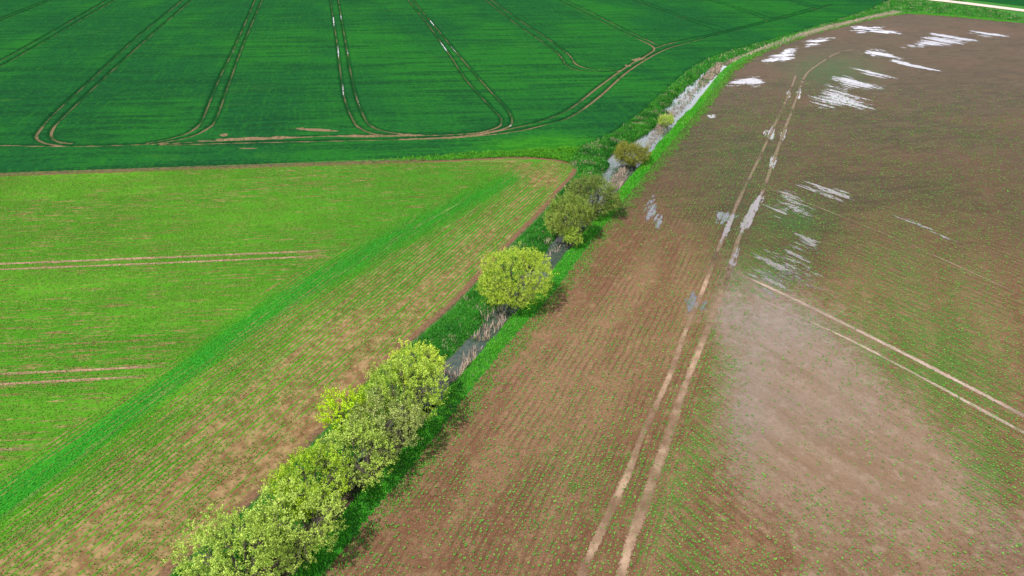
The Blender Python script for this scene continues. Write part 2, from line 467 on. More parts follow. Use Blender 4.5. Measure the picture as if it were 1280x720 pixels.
rw = m.n('ShaderNodeMix', data_type='FLOAT'); m.set(rw.inputs[0], m.ramp(m.attr('side'), .4, .6)); m.set(rw.inputs[2], rowwave(ANG_TRAM1, .55)); m.set(rw.inputs[3], rowwave(ANG_TRAM2, .8))
rowm = m.mul(m.ramp(rw.outputs[0], -.1, 1.0), m.ramp(m.noise(m.pos, .25, 3), .35, .6))
soil = m.mx(m.mul(rowm, .42), soil, (.075, .036, .020))
wets = m.mx(m.mul(rowm, .35), wets, (.026, .024, .012))
wf = m.ramp(m.add(m.attr('wet'), m.mul(m.sub(n3, .5), .6)), .15, .85)
c = m.mx(wf, soil, wets)
# silt left by standing water
st = m.ramp(m.add(m.attr('silt'), m.add(m.mul(m.sub(n3, .5), .55), m.add(m.mul(m.sub(n1, .5), .7), m.mul(m.sub(n2, .5), .9)))), .20, .85)
sn = m.noise(m.vec(ANG_TRAM2, .10, .5), 1.0, 5, .6, .5)
siltc = m.mx(m.ramp(sn, .30, .72), (.188, .122, .076), (.240, .168, .115))
siltc = m.mx(m.ramp(m.noise(m.pos, .06, 3), .5, .7, 0, .6), siltc, (.20, .165, .135))
siltc = m.mx(m.ramp(n2, .50, .36, 0, .6), siltc, (.15, .098, .062))
siltc = m.mx(m.ramp(n1, .50, .66, 0, .45), siltc, (.31, .23, .175))
filmm = m.mul(m.attr('film'), m.ramp(n1, .3, .6, .55, 1))
siltc = m.mx(m.mul(filmm, .4), siltc, (.165, .130, .108))
c = m.mx(m.mul(st, .92), c, siltc)
# crop seen from afar, sown in two directions
sd = m.ramp(m.attr('side'), .4, .6)
r1 = m.noise(m.vec(ANG_TRAM1, .5, 2.6), 1.0, 4, .7)
r2 = m.noise(m.vec(ANG_TRAM2, .5, 2.6), 1.0, 4, .7)
rr = m.n('ShaderNodeMix', data_type='FLOAT'); m.set(rr.inputs[0], sd); m.set(rr.inputs[2], r1); m.set(rr.inputs[3], r2)
gm = m.ramp(m.add(m.add(m.mul(m.sub(rr.outputs[0], .5), 2.0), m.mul(m.sub(n2, .5), 2.6)), m.mul(m.sub(m.attr('green'), .70), .9)), -.03, .12)
far = m.ramp(m.attr('wet'), .0, .6, .75, .7)
c = m.mx(m.mul(gm, far), c, m.mx(m.attr('wet'), (.05, .15, .018), (.020, .085, .014)))
rgh = m.sub(m.ramp(m.attr('wet'), 0, 1, .9, .62), m.mul(m.mul(filmm, st), .38))
h = m.add(m.add(m.mul(n2, .5), m.mul(rowm, -.12)), m.add(m.mul(n1, .5), m.mul(ripple, .5)))
mat_brown = m.done(m.bsdf(c, rgh, m.bump(m.add(h, m.mul(n4, .4)), 1.0, .24), m.add(.06, m.mul(m.mul(filmm, st), .30))))
mesh('brown_field', np.stack([x, y, bz], 1), f, mat_brown,
     attrs={'green': bgreen, 'silt': silt, 'wet': wet, 'side': side, 'film': np.clip(blob(U, V, 925, 470, 50, 140, 5) + blob(U, V, 970, 390, 80, 45, 25) + .5 * blob(U, V, 900, 620, 35, 80) + .6 * blob(U, V, 1060, 470, 70, 50, 30), 0, 1)}, smooth=True, kind='structure', label='waterlogged brown field with sparse seedlings and pale silt')

# ------------------------------------------------------------------ verges and the ditch
x, y, f = sub_mesh(0)
z, dl, dr = ditch_z(x, y)
z = z + .06 * (fbm(x, y, 1.2, 9) - .5) * ss(0, .6, np.minimum(dl, dr))
U, V = P(x, y)
m = NT('grass_and_mud')
n1 = m.noise(m.pos, 1.3, 5, .7); n2 = m.noise(m.pos, 6, 4, .7)
g = m.mx(m.ramp(n1, .35, .65), (.012, .095, .006), (.03, .17, .008))
g = m.mx(m.ramp(n2, .5, .3, 0, .6), g, (.008, .06, .006))
mud = m.mx(m.ramp(n2, .35, .65), (.045, .034, .022), (.12, .095, .062))
c = m.mx(m.ramp(m.add(m.attr('depth'), m.mul(m.sub(n1, .5), .4)), .48, .66), g, mud)
edge = m.ramp(m.add(m.attr('edge'), m.mul(m.sub(n1, .5), .5)), .32, .12)
c = m.mx(edge, c, m.mx(m.ramp(n1, .4, .6), (.045, .055, .018), (.12, .07, .038)))
mat_verge = m.done(m.bsdf(c, .85, m.bump(m.add(n1, n2), .8, .12), .15))
mesh('grass_verge', np.stack([x, y, z], 1), f, mat_verge, attrs={'depth': -z, 'edge': np.minimum(seg_near(x, y, left_edge)[0], seg_near(x, y, youngL)[0] * np.where(x < -12, .22, .6))}, smooth=True, kind='structure', label='grass verges and banks of the drainage ditch')

# ------------------------------------------------------------------ ground outside the seen part: coarse sheets of the same fields
def coarse(cond, mat, name, z, vals, label):
    vs, fs = [], []
    for j in range(-4, 50):
        for i in range(-50, 51):
            if (i, j) in blockset: continue
            cx, cy = (i + .5) * W_, (j + .5) * W_
            if cond(cx, cy):
                k = len(vs)
                vs += [(i * W_, j * W_, z), ((i + 1) * W_, j * W_, z), ((i + 1) * W_, (j + 1) * W_, z), (i * W_, (j + 1) * W_, z)]
                fs.append((k, k + 1, k + 2, k + 3))
    if fs:
        mesh(name, vs, fs, mat, attrs={a: np.full(len(vs), b) for a, b in vals.items()}, kind='structure', label=label)
ins = lambda poly: (lambda cx, cy: bool(inside(np.array([cx]), np.array([cy]), poly)[0]))
iw, iy, ib = ins(wheat_poly), ins(young_poly), ins(brown_poly)
coarse(iw, mat_wheat, 'wheat_field', .27, {'rut': 5, 'bare': 0, 'margin': 0, 'head': 0}, 'more of the dark green cereal field out of sight')
coarse(iy, mat_young, 'young_crop_field', 0, {'green': .75, 'band': 0, 'head': 0, 'edge': 9, 'deep': 0}, 'more of the light green young crop out of sight')
coarse(ib, mat_brown, 'brown_field', 0, {'green': .3, 'silt': 0, 'wet': .2, 'side': 1, 'film': 0}, 'more of the brown field out of sight')
coarse(lambda a, b: not (iw(a, b) or iy(a, b) or ib(a, b)), mat_verge, 'grass_verge', 0, {'depth': 0, 'edge': 9}, 'grassland beyond the fields')
m = NT('far_grass')
mat_far = m.done(m.bsdf(m.mx(m.ramp(m.noise(m.pos, .01, 4), .4, .6), (.02, .12, .015), (.06, .14, .025)), .9))
mesh('ground', [(-3000, -3000, -1.6), (3000, -3000, -1.6), (3000, 3000, -1.6), (-3000, 3000, -1.6)], [(0, 1, 2, 3)], mat_far, kind='structure', label='farmland reaching to the horizon')

# ------------------------------------------------------------------ ribbons laid on the ground: road and wheel tracks
def ribbon(name, line, width, z, mat, kind='structure', label=None, wvar=.0, crown=0.0, **kw):
    L = np.asarray(line)
    # resample
    seg = np.hypot(*np.diff(L, axis=0).T); s = np.concatenate([[0], np.cumsum(seg)])
    n = max(3, int(s[-1] / .6)); t = np.linspace(0, s[-1], n)
    X = np.interp(t, s, L[:, 0]); Y = np.interp(t, s, L[:, 1])
    tx, ty = np.gradient(X), np.gradient(Y); q = np.hypot(tx, ty); tx /= q; ty /= q
    K = np.array([-1, -.5, 0, .5, 1])
    w = width * (1 + wvar * (fbm(X, Y, 3.0, 2) - .5) * 2)
    PX = X[:, None] + -ty[:, None] * K * w[:, None] / 2
    PY = Y[:, None] + tx[:, None] * K * w[:, None] / 2
    PZ = z + crown * (1 - K ** 2) + 0 * PX
    V_ = np.stack([PX, PY, PZ], 2).reshape(-1, 3)
    a = (np.arange(n - 1)[:, None] * 5 + np.arange(4)).ravel()
    f_ = np.stack([a, a + 5, a + 6, a + 1], 1)
    u = np.tile(np.abs(K), n)
    end = np.minimum(t, s[-1] - t); end = np.repeat(end, 5)
    o = mesh(name, V_, f_[:, ::-1], mat, attrs={'u': u, 'end': end, 'core': np.clip(1.0 - u ** 2 * .8, 0, 1) * np.clip(end / 4, 0, 1)}, smooth=True, kind=kind, **kw)
    if label: o['label'] = label
    return o
m = NT('pale_gravel')
n1 = m.noise(m.pos, .8, 5, .7)
c = m.mx(m.ramp(n1, .3, .7), (.40, .31, .26), (.55, .45, .39))
c = m.mx(m.ramp(m.add(m.attr('u'), m.mul(m.sub(n1, .5), .5)), .75, 1.0), c, (.16, .2, .07))
mat_gravel = m.done(m.bsdf(c, .9, m.bump(n1, .5, .05)))
ribbon('gravel_road', road_line, 5.2, .42, mat_gravel, label='pale gravel farm road at the far corner', crown=.06)
# low embankment the road runs on
m = NT('bank_grass')
n1 = m.noise(m.pos, .5, 5, .7)
mat_bank = m.done(m.bsdf(m.mx(m.ramp(n1, .35, .65), (.012, .09, .008), (.04, .17, .010)), .9, m.bump(n1, .8, .2)))
bl = smooth_line(extend(gl([(1060, -14), (1131, -3), (1205, 5.5), (1280, 15)]), 150, 200), 3)
ribbon('road_bank', bl, 9.0, .02, mat_bank, label='low grass bank carrying the gravel road', crown=.39)

def track_mat(name, ca, cb, thr, soft=.35, w0=.75, gate=None):
    m = NT(name)
    n1 = m.noise(m.pos, 1.0, 5, .7); n2 = m.noise(m.pos, 5.0, 4, .75)
    gate_n = m.noise(m.pos, .16, 3, .6)
    c = m.mx(m.ramp(n1, .35, .65), ca, cb)
    c = m.mx(m.ramp(n2, .48, .3, 0, .5), c, tuple(v * .5 for v in ca))
    a = m.ramp(m.add(m.attr('u'), m.add(m.mul(m.sub(n1, .5), 1.5), m.mul(m.sub(n2, .5), 1.8))), w0 + soft * .5, w0 - soft * .5)
    a = m.mul(a, m.ramp(gate_n, thr, thr + .18, .35, 1.0))
    a = m.mul(a, m.ramp(m.attr('end'), 0.0, 5.0))
    t = m.n('ShaderNodeBsdfTransparent').outputs[0]
    return m.done(m.mixs(a, t, m.bsdf(c, .85, m.bump(n1, .4, .04), .25)))
mt_dry = track_mat('dry_track_soil', (.20, .125, .075), (.31, .21, .14), .42)
mt_silt = track_mat('silty_track_soil', (.23, .165, .125), (.34, .26, .21), .38)
mt_dim = track_mat('damp_track_soil', (.105, .072, .042), (.165, .118, .078), .34)
mt_pale = track_mat('pale_track_soil', (.15, .10, .06), (.22, .15, .10), .40)
mt_pink = track_mat('pink_track_soil', (.24, .12, .085), (.36, .21, .15), .15, .25)
def tk(pts, w, mat, z=.03, lab=''):
    ribbon('wheel_track', smooth_line(gl(pts), 4), w, z, mat, wvar=.35, label=lab)
tk([(690, 830), (722, 735), (732, 706), (764, 637), (788, 585), (802, 546), (837, 470), (861, 402), (875, 372), (896, 316)], .62, mt_dry, lab='left wheel rut running up the brown field')
tk([(742, 830), (770, 740), (788, 678), (809, 619), (837, 540), (857, 480), (889, 400), (909, 348)], .80, mt_dry, lab='right wheel rut running up the brown field')
tk([(888, 337), (896, 316), (913, 275), (927, 243), (944, 208), (960, 174), (986, 118), (996, 90)], .55, mt_dim, lab='far damp end of the left wheel rut')
tk([(903, 365), (909, 348), (923, 299), (937, 271), (953, 240), (968, 198), (979, 167), (996, 122), (1007, 94), (1024, 80), (1048, 66), (1080, 60)], .6, mt_dim, lab='far damp end of the right wheel rut')
tk([(905, 335), (930, 345), (1000, 378), (1090, 422), (1180, 468), (1280, 520), (1340, 552)], .55, mt_silt, lab='upper pale wheel rut slanting to the right edge')
tk([(930, 366), (980, 388), (1060, 424), (1135, 463), (1200, 498), (1274, 538), (1340, 572)], .42, mt_silt, lab='lower pale wheel rut slanting to the right edge')
tk([(900, 215), (960, 235), (1100, 290), (1180, 325), (1300, 380)], .3, mt_pale, lab='faint sowing line in the brown field')
mt_straw = track_mat('thin_crop_line', (.07, .15, .02), (.13, .19, .035), .42, .3)
for pts in ([(600, 240), (560, 262), (480, 308), (404, 357), (300, 425), (190, 503), (80, 588), (0, 650), (-60, 697)], [(612, 252), (530, 300), (440, 356), (340, 424), (230, 507), (110, 600), (0, 686), (-60, 732)],
            [(628, 262), (550, 312), (462, 370), (360, 442), (250, 526), (130, 620), (0, 724)]):
    tk(pts, .36, mt_straw, .014, 'thin pale wheel line along the dense crop band')
for pts, w, lab in [([(-60, 333), (0, 330), (200, 322), (425, 312.5)], .55, 'upper rut of the tramline pair in the young crop'),
               ([(-60, 340), (0, 337), (200, 329), (415, 319.5)], .45, 'second rut of the tramline pair in the young crop'),
               ([(-60, 471), (0, 467.5), (120, 462), (221, 456)], .4, 'upper rut of the nearer tramline pair'),
               ([(-60, 484), (0, 480.5), (100, 475), (200, 469.5)], .4, 'lower rut of the nearer tramline pair'),
               ([(-60, 565), (0, 562.5), (64, 559)], .55, 'short rut at the left edge of the photo'),
               ([(240, 418.5), (276, 417)], .35, 'short bare strip in the young crop'),
               ([(-60, 596), (0, 592), (20, 591)], .3, 'faint bare strip at the left edge')]:
    tk(pts, w, mt_pink, .012, lab)

# ------------------------------------------------------------------ water: ditch and puddles
m = NT('ditch_water')
n1 = m.noise(m.pos, 2.0, 3)
mat_water = m.done(m.bsdf(m.mx(m.ramp(n1, .4, .6), (.030, .050, .040), (.055, .070, .052)), .06, m.bump(m.noise(m.pos, 6, 2), .05, .01), .5, IOR=1.45))
ditch_mid = smooth_line(np.array([G(u_, v_, -.55) for u_, v_ in [(180, 760), (300, 655), (400, 565), (470, 500), (523, 478), (590, 437), (640, 380), (690, 322), (740, 262), (783, 205), (815, 178), (838, 150), (872, 110), (903, 82)]]), 3)
ribbon('ditch_water', ditch_mid, 6.0, WATER_Z, mat_water, label='still water lying in the drainage ditch')
ribbon('ditch_water', smooth_line(gl([(880, 101), (905, 80)]), 3), 1.2, WATER_Z + .01, mat_water, label='far end of the ditch water') if False else None

def puddle_mat(name, ang, fine, cut, col=(.16, .13, .12), sa=.07, sb=1.3):
    m = NT(name)
    st = m.noise(m.vec(ang, sa, sb), 1.0, 4, .65)
    sp = m.noise(m.vec(ang, fine * .45, fine), 1.0, 4, .75)
    a = m.add(m.mul(m.attr('core'), .85), m.add(m.mul(m.sub(st, .5), 3.4), m.mul(m.sub(sp, .5), 2.4)))
    a = m.ramp(a, cut - .12, cut + .16, 0, .9)
    a = m.mul(a, m.ramp(m.attr('core'), 0, .12))
    t = m.n('ShaderNodeBsdfTransparent').outputs[0]
    w = m.bsdf(col, .12, m.bump(m.noise(m.pos, 5, 2), .08, .01), .8, IOR=1.62)
    return m.done(m.mixs(a, t, w))
pm_row = puddle_mat('puddle_water', ANG_TRAM2, 2.2, .56, sb=1.0)
pm_fine = puddle_mat('puddle_water_flecks', ANG_TRAM2, 4.0, .78, sa=.3, sb=1.6)
pm_far = puddle_mat('puddle_water_far', ANG_TRAM2, 1.0, .58, sa=.03, sb=.38)
pm_flat = puddle_mat('puddle_water_wide', ANG_MAIN, 1.3, .52, sa=.06, sb=.55)
pm_spk = puddle_mat('puddle_water_broken', ANG_TRAM2, 2.6, .72)
pm_dim = puddle_mat('puddle_water_dim', ANG_TRAM1, 2.0, .50, (.12, .12, .13))
pm_dim.node_tree.nodes['Principled BSDF'].inputs['IOR'].default_value = 1.36
pm_rut = puddle_mat('puddle_water_rut', ANG_TRAM1, 2.0, .45)
def puddle(cx, cy, rx, ry, ang, mat, label):
    th = np.linspace(0, 2 * np.pi, 41)[:-1]
    c, s = math.cos(R(ang)), math.sin(R(ang))
    rings = [0.001, .25, .5, .75, 1.0]
    vs, core = [], []
    for k, r in enumerate(rings):
        for t in th:
            rr = r * (1 + .22 * math.sin(3 * t + cx) + .12 * math.sin(5 * t + cy))
            a, b = rx * rr * math.cos(t), ry * rr * math.sin(t)
            g = G(cx + a * c - b * s, cy + a * s + b * c)
            vs.append((g[0], g[1], .026)); core.append(1 - r ** 2 * 1.1)
    n = len(th); fs = []
    for k in range(len(rings) - 1):
        for i in range(n):
            j = (i + 1) % n
            fs.append((k * n + i, k * n + j, (k + 1) * n + j, (k + 1) * n + i))
    o = mesh('puddle', vs, np.array(fs)[:, ::-1], mat, attrs={'core': core}, kind='structure')
    o['label'] = label
for p in [(935, 102, 27, 7.5, -6, pm_flat, 'white puddle left of the wheel ruts near the ditch'),
          (890, 146, 7, 4, 0, pm_flat, 'tiny puddle by the ditch verge'),
          (963, 167, 10, 9, -60, pm_rut, 'small bright puddle on the left rut'),
          (979, 168, 5, 10, 15, pm_rut, 'small puddle in the right rut'),
          (986, 117, 3, 6, 15, pm_rut, 'speck of water in the left rut far up'), (998, 117, 4, 7, 15, pm_rut, 'speck of water in the right rut far up'),
          
          (815, 264, 13, 24, -18, pm_dim, 'bluish puddle in the brown field near the verge'),
          (1083, 36.5, 26, 5, -3, pm_flat, 'bright white puddle at the far end'),
          (1020, 52, 22, 5.5, -10, pm_flat, 'long puddle near the far verge'),
          (978, 70, 27, 8, -18, pm_flat, 'broken puddle along the far verge'),
          (1175, 51, 46, 11, -4, pm_far, 'large streaked puddle in the far brown field'),
          (1100, 68, 34, 6, 8, pm_far, 'streaked puddle below the bright white one'),
          (1140, 82, 42, 4, 14, pm_far, 'thin puddle line along the rows'),
          (1105, 40, 36, 2.5, 4, pm_far, 'thin streak of water at the far end'),
          (1235, 43, 42, 4, 4, pm_far, 'thin streak of water near the right edge'),
          (1050, 124, 46, 15, 8, pm_row, 'striped puddle right of the wheel ruts'),
          (1070, 105, 40, 8, 10, pm_row, 'narrow water lines above the striped puddle'),
          (1090, 92, 32, 4, 14, pm_row, 'short water lines in the far rows'),
          (987, 256, 36, 22, 10, pm_spk, 'speckled water among green seedlings'),
          (1035, 240, 44, 9, 16, pm_row, 'narrow water lines beside the speckled water'),
          (985, 330, 46, 30, 20, pm_spk, 'broken water at the head of the silt'),
          (1150, 282, 50, 4, 23, pm_spk, 'thin water line in the middle of the brown field'),
          (907, 272, 18, 10, 0, pm_dim, 'damp patch left of the ruts'),
          
          (1010, 300, 24, 10, 30, pm_spk, 'specks of water right of the rut'), (965, 352, 40, 22, 25, pm_fine, 'film of water at the narrow head of the silt'), (1012, 352, 26, 16, 25, pm_fine, 'water flecks along the upper pale rut'), (868, 380, 16, 14, 0, pm_dim, 'pale wet patch across the left rut')]:
    puddle(*p)
LR = smooth_line(gl([(788, 585), (802, 546), (837, 470), (861, 402), (875, 372), (896, 316), (913, 275), (927, 243), (944, 208), (960, 174), (986, 118), (996, 90)]), 6)
RR = smooth_line(gl([(857, 480), (889, 400), (909, 348), (923, 299), (937, 271), (953, 240), (968, 198), (979, 167), (996, 122), (1007, 94)]), 6)
def rut_water(line, y0, y1, w, lab):
    u_, v_ = P(line[:, 0], line[:, 1])
    q_ = line[(v_ > y0) & (v_ < y1)]
    if len(q_) > 2: ribbon('puddle', q_, w, .038, pm_rut, label=lab, wvar=.4)
rut_water(LR, 262, 312, .9, 'water lying in the left wheel rut of the brown field')
rut_water(LR, 190, 206, .9, 'short pool farther up the left wheel rut')
rut_water(RR, 232, 300, 1.0, 'long pool in the right wheel rut beside the speckled water')
rut_water(RR, 300, 352, .9, 'pool in the right wheel rut just above the silt')
rut_water(RR, 188, 222, .9, 'short pool farther up the right wheel rut')
rut_water(RR, 112, 126, .8, 'small far pool in the right wheel rut')
# water glinting in wheat ruts
for k, (cx, cy, rx, ry, a) in enumerate([(417, 27, 1.6, 7, 0), (426, 23, 1.3, 4, 0), (423, 63, 1.3, 9, 0), (429, 112, 1.5, 8, 0), (435, 64, 1.3, 4, 0), (447, 120, 1.2, 12, -12), (529, 28, 2, 3, 0), (540, 29, 2.2, 4, -30), (554, 58, 1.6, 8, -38), (567, 63, 1.6, 6, -38), (594, 100, 1.5, 5, -38), (317, 32, 1.2, 3, 20), (292, 65, 1.2, 3, 20), (638, 157, 3, 2, 0)]):
    th = np.linspace(0, 2 * np.pi, 17)[:-1]; c, s = math.cos(R(a)), math.sin(R(a))
    vs = []
    for t in th:
        g = G(cx + .6 * rx * math.cos(t) * c - ry * math.sin(t) * s, cy + .6 * rx * math.cos(t) * s + ry * math.sin(t) * c, .06); vs.append((g[0], g[1], .06))
    me = bpy.data.meshes.new('rut_puddle'); me.from_pydata(vs, [], [list(range(16))[::-1]]); me.materials.append(pm_rut)
    me.attributes.new('core', 'FLOAT', 'POINT').data.foreach_set('value', [.9] * 16)
    o = bpy.data.objects.new('puddle', me); COL.objects.link(o); o['kind'] = 'structure'; o['label'] = 'sliver of water in a rut of the dark green field'

# ------------------------------------------------------------------ leaves and blades
def leaf_mat(name, trans=.35, rough=.6):
    m = NT(name)
    c = m.attrc('tint')
    b = m.bsdf(c, rough, None, .25)
    t = m.n('ShaderNodeBsdfTranslucent'); m.set(t.inputs[0], c)
    return m.done(m.mixs(trans, b, t.outputs[0]))
LEAF = leaf_mat('leaves', .28)
BLADE = leaf_mat('grass_blades', .3, .7)
DRY = leaf_mat('dry_reed', .15, .8)
m = NT('bark')
nb = m.noise(m.vec(0, 4, 4), 3.0, 4)
BARK = m.done(m.bsdf(m.mx(nb, (.045, .036, .027), (.15, .125, .095)), .9, m.bump(nb, .5, .02)))

def quads(cen, ax, side, L, W, tint):
    """pointed leaf quads: base, side, tip, side"""
    L = L[:, None]; W = W[:, None]
    v = np.stack([cen, cen + ax * L * .5 + side * W, cen + ax * L, cen + ax * L * .5 - side * W], 1).reshape(-1, 3)
    f_ = np.arange(len(cen) * 4).reshape(-1, 4)
    return v, f_, np.repeat(tint, 4, 0)

def unit(v): return v / (np.linalg.norm(v, axis=1, keepdims=True) + 1e-9)

def tube(path, r0, r1, n=6):
    path = np.asarray(path); k = len(path)
    t = np.gradient(path, axis=0); t = unit(t)
    a = unit(np.cross(t, np.tile([.3, .9, .1], (k, 1)))); b = np.cross(t, a)
    th = np.linspace(0, 2 * np.pi, n + 1)[:-1]
    rr = np.linspace(r0, r1, k)[:, None, None]
    v = path[:, None] + rr * (a[:, None] * np.cos(th)[None, :, None] + b[:, None] * np.sin(th)[None, :, None])
    q = np.arange(k - 1)[:, None] * n; j = np.arange(n); j2 = (j + 1) % n
    f_ = np.stack([q + j, q + j2, q + n + j2, q + n + j], 2).reshape(-1, 4)
    return v.reshape(-1, 3), f_

class Pile:
    def __init__(s): s.v = []; s.f = []; s.n = 0; s.c = []
    def put(s, v, f_, c=None):
        s.v.append(v); s.f.append(f_ + s.n); s.n += len(v)
        if c is not None: s.c.append(c)
    def build(s, name, mat, parent=None, **kw):
        return mesh(name, np.vstack(s.v), np.vstack(s.f), mat, parent, {'tint': np.vstack(s.c)} if s.c else None, **kw)

def bush(cx, cy, rx, ry, zc, cols, label, dens=1.0, leaf=(.09, .15), lumps=13, bare=.0, group=None, tuft=19, droop=0.0):
    rx *= 1.04; ry *= 1.04
    gx, gy = G(cx, cy, zc)
    scale = H / (CP * 1) / ((cy + 147)) * (1 - zc / H)
    a = rx * scale
    th = math.atan2(H - zc, math.hypot(gx, gy))
    hv = ry * scale
    cz = math.sqrt(max((hv ** 2 - (a * math.sin(th)) ** 2), (.55 * a) ** 2)) / math.cos(th)
    cz = min(cz, zc + .6)
    ground = float(ditch_z(np.array([gx]), np.array([gy]))[0][0])
    root = bpy.data.objects.new('bush', None); COL.objects.link(root); root.location = (gx, gy, ground)
    root['label'] = label; root['category'] = 'bush'
    if group: root['group'] = group
    O = np.array([gx, gy, ground])
    cen0 = np.array([gx, gy, zc])
    # crown lobes
    lob = [(cen0, np.array([a, a, cz]) * .84)]
    for k in range(lumps):
        t = 2 * math.pi * (k + rng.random() * .6) / lumps; e = rng.uniform(-.35, .9)
        d = np.array([math.cos(t) * math.cos(e), math.sin(t) * math.cos(e), math.sin(e)])
        q = rng.uniform(.24, .42)
        lob.append((cen0 + d * np.array([a, a, cz]) * (1 - q) * rng.uniform(.84, 1.02), np.array([a, a, cz]) * q * rng.uniform(.85, 1.15)))
    area = sum(r[0] * r[2] for _, r in lob) * 9
    NT_ = int(area * 10.5 * dens)
    pts, nor, dep = [], [], []
    wts = np.array([r[0] * r[2] for _, r in lob]); wts = wts / wts.sum()
    for (c0, r), w in zip(lob, wts):
        n = int(NT_ * w)
        d = unit(rng.normal(size=(n, 3)))
        dd = rng.random(n) ** 1.6 * .55
        p = c0 + d * r * (1 - dd[:, None]) 
        p += rng.normal(size=(n, 3)) * .07
        far_ = (rng.random(n) < .07)[:, None]
        p += far_ * (d * .5 + np.array([0, 0, .5])) * rng.uniform(.2, .75, (n, 1))
        # drop tufts buried deep in other lobes
        keep = np.ones(n, bool)
        for c2, r2 in lob:
            if c2 is c0: continue
            keep &= (((p - c2) / r2) ** 2).sum(1) > .42
        keep &= p[:, 2] > ground + .25
        # gaps
        g3 = vnoise(p[:, 0] + p[:, 2] * .7, p[:, 1] - p[:, 2] * .4, .55, 3) 
        keep &= g3 > .30 + bare * .35
        pts.append(p[keep]); nor.append(d[keep]); dep.append(dd[keep])
    pts = np.vstack(pts); nor = np.vstack(nor); dep = np.concatenate(dep)
    n = len(pts)
    K = tuft
    shoot = unit(nor * .8 + np.array([0, 0, .75 - droop]) + rng.normal(size=(n, 3)) * .35)
    t = rng.random((n, K))
    SL = rng.uniform(.22, .50, n)
    c = pts[:, None] + shoot[:, None] * (t * SL[:, None])[..., None] + rng.normal(size=(n, K, 3)) * .055
    ax = unit((shoot[:, None] * .75 + rng.normal(size=(n, K, 3)) * .75).reshape(-1, 3))
    sd_ = unit(np.cross(ax, rng.normal(size=ax.shape)))
    c = c.reshape(-1, 3)
    L = rng.uniform(*leaf, len(c)); W = L * rng.uniform(.22, .34, len(c))
    cols = np.array(cols)
    # each shoot its own hue; clumps drift between the two hues
    k = np.clip(fbm(pts[:, 0] + 5 * pts[:, 2], pts[:, 1], 1.4, cx) * 1.5 - .25 + rng.normal(size=n) * .12, 0, 1)[:, None]
    tint = cols[0] * (1 - k) + cols[1] * k
    tint = np.repeat(tint * rng.uniform(.8, 1.2, (n, 1)), K, 0) * rng.uniform(.75, 1.25, (n * K, 1))
    v, f_, tc = quads(c - O, ax, sd_, L, W, tint)
    mesh('foliage', v, f_, LEAF, root, {'tint': tc})
    # stems fan out of the stool
    st = Pile()
    ns = 9
    base = np.array([0, 0, -.1])
    tips = pts[rng.choice(n, min(n, 110), replace=False)] - O
    heads = []
    for s_ in range(ns):
        t_ = 2 * math.pi * s_ / ns + rng.random() * .5
        hd = (cen0 - O) + np.array([math.cos(t_) * a * .42, math.sin(t_) * a * .42, cz * rng.uniform(-.1, .35)])
        heads.append(hd)
        b0 = base + np.array([math.cos(t_), math.sin(t_), 0]) * a * .10
        mid_ = (b0 + hd) / 2 + rng.normal(size=3) * .15 + np.array([0, 0, .1 * a])
        q = np.linspace(0, 1, 7)[:, None]
        st.put(*tube((1 - q) ** 2 * b0 + 2 * q * (1 - q) * mid_ + q * q * hd, .035 * a, .014 * a))
    heads = np.array(heads)
    for tp in tips:
        h_ = heads[np.argmin(((heads - tp) ** 2).sum(1))]
        q = np.linspace(0, 1, 5)[:, None]
        mid_ = (h_ + tp) / 2 + rng.normal(size=3) * .12
        st.put(*tube((1 - q) ** 2 * h_ + 2 * q * (1 - q) * mid_ + q * q * (tp + unit((tp - h_)[None])[0] * .25), .012 * a, .006, 4))
    st.build('stem', BARK, root)
    return root

YEL = [(.22, .38, .018), (.40, .54, .030)]
PALE = [(.25, .39, .040), (.49, .60, .115)]
MID = [(.24, .38, .028), (.42, .54, .075)]
OLIVE_SHADED = [(.15, .23, .03), (.28, .35, .06)]  # olive leaves, darkened in place of cloud shade over the middle distance
g = 'bushes growing along the ditch'
bush(645, 347, 51, 44, 2.3, [(.27, .40, .022), (.46, .56, .065)], 'round yellow green bush standing alone over the ditch water', 1.5, leaf=(.08, .13), group=g, lumps=12)
bush(296, 700, 68, 60, 2.0, PALE, 'pale grey green bush cut by the bottom edge of the photo', 1.15, group=g, bare=.06)
bush(372, 654, 62, 53, 2.1, PALE, 'pale bush between the cut off one and the bright yellow green one', .95, group=g, bare=.12)
bush(390, 604, 50, 40, 2.2, YEL, 'bright yellow green bush with pale bushes on both sides', 1.2, group=g)
bush(441, 571, 51, 43, 2.2, PALE, 'pale green bush just beyond the bright yellow green one', 1.0, group=g, bare=.08)
bush(434, 516, 35, 32, 2.2, [(.38, .58, .010), (.52, .68, .015)], 'small vivid yellow bush at the field side of the clump', 1.2, group=g, lumps=6)
bush(482, 533, 50, 46, 2.1, [(.24, .31, .07), (.42, .48, .14)], 'twiggy thin bush low in the clump beside the vivid yellow one', .95, group=g, bare=.15)
bush(505, 490, 56, 48, 2.7, MID, 'tall mid green bush at the far end of the near clump', 1.05, group=g, bare=.05)
bush(521, 458, 38, 30, 2.6, [(.34, .48, .03), (.56, .66, .08)], 'yellow green bush topping the near clump beside open ditch water', 1.1, group=g, lumps=7)
bush(712, 272, 32, 33, 2.2, OLIVE_SHADED, 'dark olive bush, cloud shade in its leaf colour, nearest beyond the lone round bush', 1.6, group=g, bare=.08)
bush(741, 246, 36, 29, 2.0, [(.12, .18, .03), (.24, .30, .06)], 'lighter olive bush, cloud shade in its leaf colour too, behind the dark olive one', 1.6, group=g, bare=.05)  # these leaf tones are darkened for the cloud shade as well
bush(716, 297, 11, 12, 1.0, MID, 'small drooping bush at the foot of the dark olive one', 2, group=g, lumps=4)
